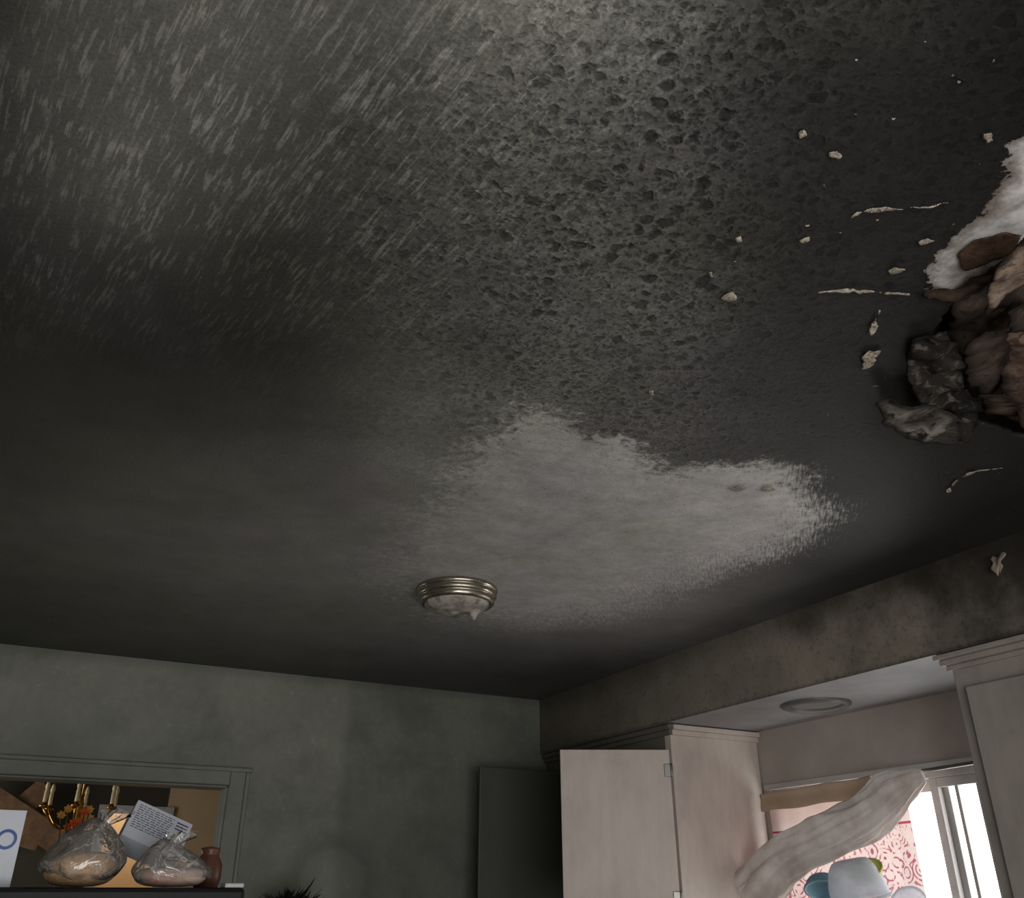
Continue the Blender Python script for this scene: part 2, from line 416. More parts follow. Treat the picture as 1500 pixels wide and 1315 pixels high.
# ------------------------------------------------------------- torn ceiling debris
def papermat(name,c1,c2,c3,sc1=14,thr=(0.4,0.6),edge=0.03,bstr=0.5):
    t=NT(name); co=t.co(); a=t.noise(co,sc1,5,0.65,0.6); b=t.noise(co,sc1*3.3,5,0.65,0.5)
    col=t.mix(t.ss(a,*thr),lin(c1),lin(c2)); col=t.mix(t.ss(b,0.5,0.66),col,lin(c3)); t.bump(b,bstr,0.012)
    if edge: col=t.mix(t.ss(t.math('ADD',t.attr('edge'),t.math('MULTIPLY_ADD',a,0.07,-0.035)),0.0,edge,0.9,0.0),col,lin((22,19,18)))
    return t.fin(col,0.9,0,0.1)
M_brown=papermat("scorched_brown_paper",(112,94,83),(82,66,57),(64,52,45),11,edge=.03,bstr=.3)
M_brown2=papermat("sooted_drywall_paper",(92,80,72),(62,53,47),(44,38,34),9,edge=.03,bstr=.3)
M_tan=papermat("tan_backing_paper",(148,131,118),(112,95,83),(84,71,62),edge=.012,bstr=.2)
M_char=papermat("charred_drywall",(30,28,27),(44,40,37),(90,84,78),10,edge=.01)
M_grey=papermat("ash_grey_paint_flap",(124,119,112),(60,55,51),(38,35,33),9,edge=.02)
M_scorch=papermat("scorched_gypsum",(96,76,60),(70,54,44),(52,42,36),9,edge=0)
def sheet(name,pxpoly,z0,zf,mat,amp=0.02,fs=14,cell=0.008,edge=0.01,seed=1,parent=None,solid=0.004,fold=None,ridge=.5):
    poly=rough_poly([C(a,b,z0) for a,b in pxpoly],min(0.01,cell*2),edge,seed)
    pa=np.array(poly); mn=pa.min(0)-cell; mx=pa.max(0)+cell; ctr=pa.mean(0)
    X=np.arange(mn[0],mx[0],cell); Y=np.arange(mn[1],mx[1],cell)
    gx,gy=np.meshgrid(X,Y,indexing='ij'); Q=np.column_stack([gx.ravel(),gy.ravel()])
    s,nr=sdf(Q,poly); ins=(s>0); Q2=Q.copy(); Q2[~ins]=nr[~ins]
    bm=bmesh.new(); vs={}; lay=bm.verts.layers.float.new('edge')
    def gv(k):
        if k not in vs:
            x,y=Q2[k]
            rdg=1-abs(nz(x,y,seed+2,fs*1.1))*3.0
            z=zf(x-ctr[0],y-ctr[1])+amp*(nz(x,y,seed,fs)+ridge*rdg+0.12*nz(x,y,seed+9,fs*5))
            if fold: u=x*fold[0]+y*fold[1]; z+=fold[3]*abs(math.sin(u*fold[2]+1.6*nz(x,y,seed,9)))
            vs[k]=bm.verts.new((x,y,z)); vs[k][lay]=max(0,s[k])
        return vs[k]
    nY=len(Y)
    for i in range(len(X)-1):
        for j in range(nY-1):
            q=[i*nY+j,(i+1)*nY+j,(i+1)*nY+j+1,i*nY+j+1]
            if sum(ins[k] for k in q)>=2:
                f=bm.faces.new([gv(k) for k in q]); f.smooth=True
    return fin(bm,name,[mat],solid=solid,parent=parent)
deb=empty("torn_ceiling_drywall")
sheet("backing_layer",[(1400,430),(1470,420),(1700,380),(1700,620),(1500,632),(1450,612),(1390,570),(1385,500)],2.53,lambda x,y:2.545+.02*x,M_brown2,0.012,10,cell=.007,parent=deb,seed=3,edge=.012)
sheet("torn_flap_a",[(1408,490),(1440,470),(1475,480),(1482,530),(1462,600),(1436,585),(1418,560)],2.49,lambda x,y:2.492+.25*x-.12*y,M_brown2,0.006,9,cell=.005,parent=deb,seed=41,edge=.014,solid=.002)
sheet("torn_flap_b",[(1458,500),(1490,470),(1560,465),(1580,560),(1540,610),(1500,628),(1472,590)],2.48,lambda x,y:2.482-.22*x+.18*y,M_brown,0.006,8,cell=.005,parent=deb,seed=43,edge=.014,solid=.002,fold=(.9,.4,16,.01))
sheet("torn_flap_c",[(1428,560),(1466,556),(1500,600),(1495,632),(1452,622)],2.47,lambda x,y:2.472+.15*x+.3*y,M_brown,0.005,10,cell=.005,parent=deb,seed=46,edge=.012,solid=.002)
sheet("torn_flap_d",[(1470,440),(1500,430),(1560,420),(1560,480),(1500,500),(1478,482)],2.475,lambda x,y:2.478+.3*x-.1*y,M_brown2,0.005,10,cell=.005,parent=deb,seed=48,edge=.012,solid=.002)
sheet("hanging_strip",[(1447,480),(1450,425),(1468,392),(1500,350),(1560,330),(1560,400),(1500,438),(1468,458)],2.43,lambda x,y:2.44+.1*x,M_tan,0.004,7,cell=.005,parent=deb,seed=5,solid=.002,edge=.006,fold=(.7,-.7,14,.010),ridge=.2)
sheet("char_roll",[(1340,520),(1390,505),(1420,545),(1412,590),(1440,600),(1434,640),(1405,670),(1375,655),(1368,620),(1340,590),(1330,555)],2.45,lambda x,y:2.468,M_char,0.018,14,cell=.005,parent=deb,seed=8,fold=(1,.2,26,.012))
sheet("ash_flap",[(1283,588),(1330,596),(1375,598),(1400,610),(1412,640),(1400,655),(1365,648),(1325,640),(1298,628)],2.46,lambda x,y:2.462,M_grey,0.010,12,cell=.005,parent=deb,seed=11,solid=.0025)
sheet("brown_scorch",[(1402,376),(1425,352),(1470,340),(1498,345),(1485,368),(1445,388),(1415,396)],2.494,lambda x,y:2.494,M_scorch,0.002,20,cell=.005,parent=deb,seed=12,edge=0.006,solid=0.001)
sheet("torn_paper_lip",[(1352,425),(1400,425),(1445,400),(1500,362),(1520,372),(1460,410),(1430,432),(1390,445),(1360,440)],2.485,lambda x,y:2.486,M_brown,0.008,22,cell=.004,parent=deb,seed=14,edge=0.01,solid=0.0015)
M_chip=papermat("cream_paint_chip",(178,168,152),(140,130,118),(84,74,64),40,edge=0)
deb2=empty("peeling_paint_chips")
chips=[[(1244,320),(1256,309),(1290,304),(1330,305),(1392,295),(1345,306),(1300,307),(1262,311)],
[(1196,429),(1222,425),(1240,422),(1290,427),(1335,431),(1290,429),(1240,427)],
[(1290,452),(1284,475),(1276,490),(1281,465)],[(1262,522),(1274,512),(1290,514),(1284,528),(1266,540)],
[(1215,226),(1224,222),(1235,228),(1230,237),(1219,233)],[(1062,432),(1074,427),(1078,436),(1066,441)],
[(1075,348),(1084,345),(1088,353),(1079,356)],[(1168,196),(1176,190),(1182,198),(1173,203)],[(1440,197),(1450,193),(1455,206),(1444,212)],
[(1298,398),(1310,390),(1326,394),(1315,401),(1303,403)],[(1345,354),(1362,347),(1370,353),(1352,360)],[(1066,716),(1080,712),(1095,714),(1082,719)],[(1115,717),(1128,713),(1140,716),(1126,720)],
[(1038,401),(1045,398),(1046,405),(1040,407)],[(1170,351),(1178,347),(1186,350),(1176,355)],[(950,574),(956,571),(959,578),(952,579)],
[(1385,718),(1402,702),(1425,691),(1470,685),(1430,690),(1406,700),(1390,720)]]
for i,cp in enumerate(chips):
    sheet("chip_%d"%(i+1),cp,2.494,lambda x,y:2.493,M_chip,0.003,30,cell=0.003,edge=0.010,seed=20+i,parent=deb2,solid=0.001)
def curl(u,v):
    c=hit(1465,818,0,XS-.012); w=.022*(1-.45*v)+.005*math.sin(v*11)
    return Vector((c.x-.015*math.sin(v*2.4),c.y+(u-.5)*2*w+.012*v,c.z+.012-.06*v+.006*math.sin(u*7)))
M_curl=simple("peeled_wall_paint",(140,128,114),.7,var=.2)
bm=bmesh.new(); surf(bm,14,18,curl); fin(bm,"soffit_curl",[M_curl],solid=.0015,parent=deb2)

# ------------------------------------------------------------- ceiling light
t=NT("brushed_nickel"); co=t.co(); nn=t.noise(co,30,4,0.6)
M_nick=t.fin(t.mix(nn,lin((196,188,172)),lin((138,132,118))),t.ss(nn,0.3,0.7,0.22,0.42),1.0,0.5)
t=NT("sooty_frosted_glass"); co=t.co(); nn=t.noise(co,25,5,0.6)
t.bump(nn,0.3,0.01); M_fg=t.fin(t.mix(t.ss(nn,0.4,0.65),lin((158,152,144)),lin((100,96,90))),0.35,0,0.5)
lx,ly=C(670,862)
bm=bmesh.new()
lathe(bm,[(0.0,2.499),(0.146,2.499),(0.149,2.494),(0.149,2.487),(0.143,2.483),(0.140,2.481),(0.145,2.476),(0.145,2.466),(0.139,2.462),(0.135,2.460),(0.138,2.455),(0.137,2.444),(0.130,2.438),(0.124,2.438),(0.121,2.446),(0.10,2.452)],(lx,ly,0),64,0)
ring=fin(bm,"metal_ring",[M_nick])
bm=bmesh.new()
def dome(u,v):
    r=0.121*v; a=2*math.pi*u; x=r*math.cos(a); y=r*math.sin(a)
    z=2.446-0.042*math.sqrt(max(0,1-v*v))+0.008*nz(x,y,3,30)*(1-v*v)
    d=math.hypot(x-0.055,y+0.03); z-=0.034*math.exp(-(d/0.014)**2)
    return (lx+x,ly+y,z)
surf(bm,64,24,dome)
bmesh.ops.remove_doubles(bm,verts=bm.verts,dist=1e-5)
glass=fin(bm,"glass_bowl",[M_fg],solid=0.002)
e=empty("ceiling_light"); ring.parent=e; glass.parent=e

rx,ry=C(1195,1031,ZS)
bm=bmesh.new(); lathe(bm,[(0.142,ZS-0.0005),(0.142,ZS-0.008),(0.125,ZS-0.018),(0.108,ZS-0.010),(0.10,ZS-0.002)],(rx,ry,0),48,0)
lathe(bm,[(0.10,ZS-0.002),(0.06,ZS-0.004),(0.0001,ZS-0.005)],(rx,ry,0),48,1)
fin(bm,"recessed_light",[simple("can_trim_grey",(84,83,82),0.4,var=0.1),simple("can_lens_grey",(120,119,118),0.3,var=0.1)])

# ------------------------------------------------------------- upper cabinets
XC=2.625; SY=3.39; ZT=2.195; ZBt=1.38; XWc=XW-.004
def cab_left():
    bm=bmesh.new()
    box(bm,XC,XWc,SY,SY+0.02,ZBt,ZT-.0,1)
    box(bm,XC+.02,XWc,SY+.02,YB-.004,ZBt,ZBt+.02,0); box(bm,XWc-.015,XWc-.002,SY+.02,YB-.004,ZBt+.02,ZT,0)
    box(bm,XC+.02,XWc-.015,SY+.02,YB-.004,ZT-.03,ZT,0); box(bm,XC+.02,XWc-.015,YB-.02,YB-.004,ZBt+.02,ZT-.03,0)
    box(bm,XC+.02,XWc-.015,SY+.02,YB-.02,1.72,1.735,0)
    box(bm,XC-.001,XC+.02,SY-.001,SY+.045,ZBt,ZT-.001,1); box(bm,XC,XC+.02,SY+.045,YB-.004,2.09,ZT,0); box(bm,XC,XC+.02,SY+.045,YB-.004,ZBt,ZBt+.04,0)
    box(bm,XC,XC+.02,3.93,3.98,ZBt+.04,2.09,0); box(bm,XC,XC+.02,YB-.14,YB-.004,ZBt+.04,2.09,0)
    box(bm,XC-.03,XC,SY-.03,YB-.004,ZT-.022,ZT,0); box(bm,XC-.018,XC,SY-.018,YB-.004,ZT-.045,ZT-.022,0)
    box(bm,XC,XWc-.002,SY-.03,SY,ZT-.022,ZT,1); box(bm,XC,XWc-.002,SY-.018,SY,ZT-.045,ZT-.022,1)
    return fin(bm,"upper_cabinet",[M_cabd,M_cab],bevel=0.003)
cl=cab_left()
def door_panel(name,hx,hy,ang,w,z0,z1,mat,parent,hinge=True):
    M=Matrix.Translation((hx,hy,0))@Matrix.Rotation(ang,4,'Z')
    bm=bmesh.new(); box(bm,0,w,-.018,0,z0,z1,0,M)
    if hinge:
        for hz in(z1-.09,z0+.09):
            box(bm,-.012,.028,0,.004,hz-.028,hz+.028,1,M); tube(bm,[M@Vector((-.004,.004,hz-.03)),M@Vector((-.004,.004,hz+.03))],.005,8,1)
    return fin(bm,name,[mat,M_steel],bevel=0.003,parent=parent)
dA=math.atan2(3.61-3.38,2.17-2.61)
door_panel("door_open",XC-.012,SY+.005,dA,0.50,1.385,2.085,M_cab,cl)
door_panel("door_far",XC-.012,4.345,math.pi,0.50,1.385,2.085,M_dark,cl,False)
YR=1.88
bm=bmesh.new()
box(bm,XC,XWc,YF+.004,YR,ZBt,ZT,0)
box(bm,XC-.045,XC,YF+.004,YR+.030,ZT-.016,ZT+.0,1); box(bm,XC-.03,XC,YF+.004,YR+.02,ZT-.034,ZT-.016,1); box(bm,XC-.014,XC,YF+.004,YR+.010,ZT-.05,ZT-.034,1)
box(bm,XC,XWc-.002,YR,YR+.02,ZT-.034,ZT,1)
y=YR-.045
while y-0.44>YF:
    box(bm,XC-.018,XC-.0005,y-.44,y,ZBt+.03,ZT-.11,0); y-=.47
fin(bm,"upper_cabinet.001",[M_cabr,M_cabr],bevel=0.003)
bm=bmesh.new(); box(bm,2.56,XWc,YF+.004,YB-.004,0.09,0.87,0); box(bm,2.62,XWc,YF+.004,YB-.004,0,0.09,2); box(bm,2.53,XWc,YF+.004,YB-.004,0.87,0.91,1)
y=YB-.1
while y-.5>YF: box(bm,2.542,2.56,y-.48,y,.14,.66,0); box(bm,2.542,2.56,y-.48,y,.69,.84,0); y-=.52
fin(bm,"kitchen_counter",[M_cabr,simple("counter_laminate",(120,112,104),0.35),M_dark],bevel=0.003)

# ------------------------------------------------------------- window
bm=bmesh.new()
def wf(y0,y1,z0,z1,x0=XW+.02,x1=XW+.07,w=.035,mi=0):
    box(bm,x0,x1,y0,y0+w,z0,z1,mi); box(bm,x0,x1,y1-w,y1,z0,z1,mi); box(bm,x0,x1,y0+w,y1-w,z1-w,z1,mi); box(bm,x0,x1,y0+w,y1-w,z0,z0+w,mi)
wf(WY0,WY1,WZ0,WZ1,XW+.01,XW+.09,.03)
wf(WY0+.03,2.48,WZ0+.03,WZ1-.03,XW+.02,XW+.045,.035); wf(2.42,WY1-.03,WZ0+.03,WZ1-.03,XW+.05,XW+.075,.045)
box(bm,XW+.025,XW+.04,2.36,2.375,WZ0+.06,WZ1-.06,0); box(bm,XW+.025,XW+.04,2.27,2.282,WZ0+.06,WZ1-.06,0)
box(bm,XW-.03,XW+.01,WY0+.0,WY1+.02,WZ0-.02,WZ0,0)
box(bm,XW-.012,XW,WY0,WY1+.03,WZ1,WZ1+.025,0)
fin(bm,"window_1",[M_alu],bevel=0.002)
bm=bmesh.new()
def wfy(x0,x1,z0,z1,w=.05):
    box(bm,x0,x0+w,YF-.09,YF-.04,z0,z1); box(bm,x1-w,x1,YF-.09,YF-.04,z0,z1); box(bm,x0+w,x1-w,YF-.09,YF-.04,z1-w,z1); box(bm,x0+w,x1-w,YF-.09,YF-.04,z0,z0+w)
wfy(-1.1,.42,0,2.1); wfy(.38,1.9,0,2.1)
fin(bm,"added_light_opening",[M_alu])  # frame for the added daylight opening, out of view
def cloth(name,cc_fn,tfac,rough=.85,tmul=1.0,transp=0):
    t=NT(name); cc=cc_fn(t); t.fin(cc,rough,0,.1)
    tr=t.n('ShaderNodeBsdfTranslucent'); t.l(t.scale(cc,tmul),tr.inputs[0]); mx=t.n('ShaderNodeMixShader'); mx.inputs[0].default_value=tfac
    t.l(t.b.outputs[0],mx.inputs[1]); t.l(tr.outputs[0],mx.inputs[2]); o=mx.outputs[0]
    if transp:
        tp=t.n('ShaderNodeBsdfTransparent'); m2=t.n('ShaderNodeMixShader'); m2.inputs[0].default_value=transp; t.l(o,m2.inputs[1]); t.l(tp.outputs[0],m2.inputs[2]); o=m2.outputs[0]
    t.l(o,t.out.inputs[0]); return t.m
M_val=cloth("beige_valance_cloth",lambda t:t.mix(t.noise(t.co(),10,4),lin((206,186,162)),lin((180,160,138))),.14)
def lace(t):
    co=t.co(); p=t.xyz(co)
    vo=t.vor(co,17,'F1'); w1=t.math('ABSOLUTE',t.math('SUBTRACT',t.math('FRACT',t.math('MULTIPLY',vo,4.0)),0.5))
    pat=t.mul(t.ss(w1,0.12,0.24,1.0,0.0),t.ss(t.noise(co,40,3),0.44,0.54))
    pat=t.mul(pat,t.ss(p[2],1.735,1.745,0.9,0.0))
    band=t.ss(t.math('ABSOLUTE',t.math('SUBTRACT',p[2],1.745)),0.003,0.006,1.0,0.0)
    pat=t.math('MAXIMUM',pat,band)
    body=t.mix(t.noise(co,14,4),lin((240,224,218)),lin((216,196,192)))
    body=t.mix(t.ss(p[2],1.745,1.80,0.0,.45),body,lin((206,176,166)))
    return t.mix(pat,body,lin((172,70,100)))
M_lace=cloth("lace_red_floral",lace,.16)
M_drape=cloth("pale_drape_cloth",lambda t:t.mix(t.ss(t.noise(t.co(),8,5),0.35,0.7),lin((240,232,228)),lin((206,194,188))),.16)
cur=empty("window_curtain")
bm=bmesh.new(); tube(bm,[(XW-.05,3.355,1.90),(XW-.05,2.05,1.93)],.007,8); fin(bm,"rod",[M_steel],parent=cur)
bm=bmesh.new()
def val(u,v):
    y=3.35-0.66*u; z=1.908-0.075*v+ 0.02*u
    return (XW-.062+.003*math.sin(u*16+v*2)+.004*math.sin(v*6),y,z+.003*math.sin(u*13)-.006*u*v)
surf(bm,80,8,val); fin(bm,"valance",[M_val],parent=cur,solid=.003)
bm=bmesh.new()
def lac(u,v):
    y=3.33-0.78*u; z=1.86-0.44*v
    return (XW-.03+.009*math.sin(u*30+1.3*v),y,z)
surf(bm,90,14,lac); fin(bm,"lace_panel",[M_lace],parent=cur)
key=[(1356,1134,3.05),(1330,1145,3.04),(1303,1166,3.02),(1270,1196,3.0),(1228,1218,2.98),(1180,1238,2.96),(1145,1262,2.95),(1118,1292,2.94),(1100,1326,2.94)]
kp=[hit(a,b,0,x) for a,b,x in key]
wid=[.025,.06,.095,.105,.10,.10,.115,.135,.15]
def samp(arr,u):
    f=u*(len(arr)-1); i=min(int(f),len(arr)-2); k=f-i; return arr[i]*(1-k)+arr[i+1]*k
bm=bmesh.new()
def drape(u,v):
    p=(samp(kp,max(0,u-.06))+samp(kp,u)*2+samp(kp,min(1,u+.06)))/4; w=samp(wid,u)*0.8; a=2*math.pi*v
    ca,sa=math.cos(a),math.sin(a)
    k1=nz(u*5,ca*1.6,sa*1.6,1.0); k2=1-2.4*abs(nz(u*4+7,ca*2.6,sa*2.6,1.0)); k3=nz(u*14,ca*5,sa*5,1.0)
    fold=1+0.07*math.sin(a*6+u*5)+.30*k1+.16*k2+.08*k3
    d=(samp(kp,min(1,u+.08))-samp(kp,max(0,u-.08))).normalized(); nrm=d.cross(Vector((1,0,0))).normalized()
    return p+nrm*ca*w*fold+Vector((1,0,0))*sa*w*0.32*fold
surf(bm,160,130,drape); bmesh.ops.remove_doubles(bm,verts=bm.verts,dist=1e-5)
fin(bm,"fallen_drape",[M_drape],parent=cur)
bm=bmesh.new(); box(bm,2.66,3.05,2.35,3.355,1.27,1.29); box(bm,2.72,3.04,2.37,2.39,0.91,1.27); box(bm,2.72,3.04,3.33,3.35,0.91,1.27)
fin(bm,"window_shelf",[M_cab],bevel=.003)
def plastic(name,rgb,tf=.3,transp=0):
    return cloth(name,lambda t:t.scale(lin(rgb),t.ss(t.noise(t.co(),20,3),.2,.8,.9,1.1)),tf,.25,.8,transp)
def bowl(name,px,py,x,r,h,mat,tilt,rim=0.006):
    c=hit(px,py,0,x); bm=bmesh.new()
    M=Matrix.Rotation(math.radians(tilt[0]),4,'X')@Matrix.Rotation(math.radians(tilt[1]),4,'Y')
    pr=[(r*(.45+.55*math.sin(k/10*math.pi/2)),-h*math.cos(k/10*math.pi/2)) for k in range(11)]
    pr+=[(r+rim,0.0),(r+rim,-.006),(r+rim-.003,-.008)]
    lathe(bm,[(0.0001,-h)]+pr,c,48,0,M)
    return fin(bm,name,[mat],solid=.002)
P_g=plastic("lime_plastic",(214,212,130),.4); P_b=plastic("sky_blue_plastic",(150,186,200),.35); P_c=plastic("clear_grey_plastic",(214,218,226),.4,.45)
st=empty("stack_of_plastic_bowls")
b=[bowl("blue_bowl",1208,1304,2.84,.07,.05,P_b,(160,-20)),
bowl("clear_bowl",1262,1318,2.80,.105,.135,P_c,(176,10)),
bowl("lime_bowl",1266,1272,2.82,.06,.05,P_g,(12,-32)),
bowl("clear_lid",1330,1322,2.84,.06,.03,P_c,(20,-50))]
for o in b: o.parent=st
bm=bmesh.new(); c=hit(1250,1320,0,2.80); box(bm,2.70,2.90,c.y-.20,c.y+.12,1.2915,c.z-.03); fin(bm,"storage_tub",[P_c],bevel=.01,parent=st)

# ------------------------------------------------------------- refrigerator & stuff on top
M_blk=simple("black_enamel",(16,16,17),0.55,var=0.1,bump=0,spec=.25)
FX0,FX1,FY0,FY1,FZ=-.16,.655,2.9,3.62,1.512
fr=empty("refrigerator")
bm=bmesh.new(); box(bm,FX0,FX1,FY0+.06,FY1,0.02,FZ-.006); fin(bm,"body",[M_blk],bevel=.008,parent=fr)
bm=bmesh.new(); box(bm,FX0,FX1,FY0,FY0+.055,0.55,FZ); box(bm,FX0,FX1,FY0,FY0+.055,0.06,.54); fin(bm,"doors",[M_blk],bevel=.012,parent=fr)
bm=bmesh.new(); tube(bm,[(FX0+.06,FY0,.7),(FX0+.06,FY0-.045,.73),(FX0+.06,FY0-.045,1.3),(FX0+.06,FY0,1.33)],.012); box(bm,FX1-.06,FX1-.005,FY0+.005,FY0+.075,FZ,FZ+.012,0); fin(bm,"handle_and_hinge",[M_alu],bevel=.003,parent=fr)
bm=bmesh.new(); box(bm,FX0+.03,FX1-.03,FY0+.08,FY1-.03,0,.02); fin(bm,"feet",[M_blk],parent=fr)
M_box=simple("white_carton",(196,200,208),0.6,var=.05,bump=0); M_ink=simple("printed_ink",(70,74,90),0.6,bump=0); M_blue=simple("blue_print",(70,92,150),0.6,bump=0)
bm=bmesh.new(); q=hit(40,1187,1,3.0); box(bm,FX0+.0,q.x,3.0,3.2,FZ,q.z,0)
lathe(bm,[(0.018,-.0),(.026,-.0),(.026,.001),(.018,.001)],(q.x-.035,2.9995,q.z-.075),32,1,Matrix.Rotation(math.pi/2,4,'X'))
box(bm,FX0+.01,q.x-.09,2.9985,3.0,q.z-.09,q.z-.065,1)
fin(bm,"white_cardboard_box",[M_box,M_blue],bevel=.002)
c=hit(226,1225,1,3.28)
M=Matrix.Translation(c)@Matrix.Rotation(math.radians(21),4,'Y')@Matrix.Rotation(math.radians(-34),4,'X')
bm=bmesh.new(); box(bm,-.10,.095,-.03,.05,-.065,.075,0,M)
for r_ in range(11):
    zz=.062-r_*.0085; xx=-.088
    while xx<.03:
        w=random.uniform(.006,.02); box(bm,xx,min(xx+w,.035),-.0306,-.03,zz-.0018,zz+.0012,1,M); xx+=w+.004
for r_ in range(3): box(bm,.045,.085,-.0306,-.03,.055-r_*.012,.06-r_*.012,1,M)
for k in range(14): box(bm,.045+k*.003,.0462+k*.003+(k%3)*.0006,-.0306,-.03,-.03,-.005,1,M)
fin(bm,"printed_carton",[M_box,M_ink],bevel=.001)
# small brown jar standing behind the right-hand bag
jp=hit(306,1262,1,3.3)
M_jar=simple("brown_ceramic",(96,62,48),.35,var=.3,bump=0)
bm=bmesh.new(); lathe(bm,[(.0001,FZ-.004),(.036,FZ-.004),(.045,FZ+.03),(.044,FZ+.07),(.03,FZ+.095),(.026,FZ+.105),(.033,FZ+.112),(.028,FZ+.12),(.0001,FZ+.124)],(jp.x,3.3,0),32); fin(bm,"ceramic_jar",[M_jar])
t=NT("clear_plastic_film"); gl=t.n('ShaderNodeBsdfGlossy'); gl.inputs['Roughness'].default_value=.16; gl.inputs['Color'].default_value=(1,1,1,1)
tp=t.n('ShaderNodeBsdfTransparent'); df=t.n('ShaderNodeBsdfDiffuse'); df.inputs['Color'].default_value=(.78,.76,.73,1)
fr_=t.n('ShaderNodeFresnel'); fr_.inputs[0].default_value=1.4
co=t.co(); bn=t.n('ShaderNodeBump'); bn.inputs['Strength'].default_value=.5; bn.inputs['Distance'].default_value=.03; nn=t.noise(co,11,3,.55,1.5); t.l(nn,bn.inputs['Height'])
t.l(bn.outputs[0],gl.inputs['Normal']); t.l(bn.outputs[0],fr_.inputs['Normal'])
crs=t.ss(t.math('ABSOLUTE',t.math('SUBTRACT',nn,.5)),.0,.03,.42,.14)
m1=t.n('ShaderNodeMixShader'); t.l(crs,m1.inputs[0]); t.l(tp.outputs[0],m1.inputs[1]); t.l(df.outputs[0],m1.inputs[2])
m2=t.n('ShaderNodeMixShader'); t.l(t.math('ADD',fr_.outputs[0],0.05),m2.inputs[0]); t.l(m1.outputs[0],m2.inputs[1]); t.l(gl.outputs[0],m2.inputs[2]); t.l(m2.outputs[0],t.out.inputs[0])
M_film=t.m
def contents(rgb1,rgb2,name,sc_=45):
    t=NT(name); co=t.co(); v=t.vor(co,sc_,'F1',None); d=v.outputs['Distance']; x=t.xyz(v.outputs['Color'])
    c=t.mix(x[0],lin(rgb1),lin(rgb2)); c=t.scale(c,t.ss(d,.3,.9,1.05,.88)); return t.fin(c,.8)
M_snack=contents((206,170,128),(176,140,100),"snack_pieces",110); M_flour=contents((196,176,160),(160,120,104),"wrapped_packets",18)
def bag(name,px0,px1,pytop,yd,cm,seed,fill=.62,knot=(.2,0.0),ry=.10):
    a=hit(px0,1290,1,yd); b=hit(px1,1290,1,yd); top=hit((px0+px1)/2,pytop,1,yd).z
    cx=(a.x+b.x)/2; rx=(b.x-a.x)/2; H=top-FZ; e=empty(name)
    def f(scale_,hh,amp,kn):
        def g(u,v):
            th=2*math.pi*u; ph=math.pi*v
            r=math.sin(ph)**.6; zz=(1-math.cos(ph))/2
            x=rx*scale_*r*math.cos(th); y=ry*scale_*r*math.sin(th); z=hh*zz
            k=nz(x*1.0,y,z+seed,12)+.35*nz(x,y,z+seed,30)
            x*=1+amp*k; y*=1+amp*k; z=max(0,z+hh*.18*amp*4*nz(x,y,seed,11)*zz)
            if kn and v>.45: 
                s=(v-.45)/.55; x=x*(1-.5*s)+knot[0]*rx*s; y*=1-.3*s; z+=.035*s*s
            return (cx+x,yd+y,FZ+.002+z)
        return g
    bm=bmesh.new(); surf(bm,64,40,f(1,H*.88,.14,True)); bmesh.ops.remove_doubles(bm,verts=bm.verts,dist=1e-4)
    tx=cx+knot[0]*rx; 
    def neck(u,v):
        th=2*math.pi*u; w=.010+.035*v*v*(1+.3*math.sin(th*5)); return (tx+w*math.cos(th)+.05*v,yd+w*math.sin(th),FZ+H*.88+.05*v+.012*math.sin(th*3)*v)
    surf(bm,40,8,neck); fin(bm,"film",[M_film],parent=e)
    bm=bmesh.new(); surf(bm,48,32,f(.9,H*fill,.08,False)); bmesh.ops.remove_doubles(bm,verts=bm.verts,dist=1e-4); fin(bm,"contents",[cm],parent=e)
bag("plastic_bag_of_snacks",50,176,1205,3.12,M_snack,2,.55)
bag("plastic_bag_of_packets",188,308,1240,3.03,M_flour,9,.5,(-.3,0),.08)

pp=hit(428,1300,1,4.25)
e=empty("potted_plant")
bm=bmesh.new(); lathe(bm,[(0.0001,1.14),(.06,1.14),(.085,1.29),(.09,1.30),(.078,1.30),(.07,1.27),(.0001,1.27)],(pp.x,4.25,0),32); fin(bm,"pot",[simple("terracotta_dark",(80,60,50))],parent=e)
bm=bmesh.new()
for k in range(190):
    a=random.uniform(0,2*math.pi); L=random.uniform(.21,.268); bend=random.uniform(.02,.12)
    if k==0: a,L,bend=0.3,.325,.09
    if k==1: a,L,bend=0.1,.29,.12
    pts=[]; 
    for i in range(9):
        s=i/8; pts.append(Vector((pp.x+math.cos(a)*(bend*s*s*1.2)+.01*math.sin(s*9+k),4.25+math.sin(a)*bend*s*s,1.27+L*s-.05*bend/.13*s**3)))
    side=Vector((-math.sin(a),math.cos(a),0)); 
    if k%2: side=Vector((math.cos(a+1),math.sin(a+1),0))
    row=[]
    for i,p_ in enumerate(pts):
        w=.016*math.sin(math.pi*min(1,(i/8)*.9+.1)); row.append((bm.verts.new(p_-side*w),bm.verts.new(p_+side*w)))
    for r0,r1_ in zip(row[:-1],row[1:]): bm.faces.new((r0[0],r0[1],r1_[1],r1_[0]))
fin(bm,"leaves",[simple("blackened_leaf",(14,13,13),.7,spec=.2)],parent=e,solid=.0015)
bm=bmesh.new(); lathe(bm,[(.0001,1.138),(.12,1.138),(.12,1.115),(.02,1.11),(.02,.03),(.13,.012),(.13,0),(.0001,0)],(pp.x,4.25,0),32); fin(bm,"stand",[M_wood],parent=e)

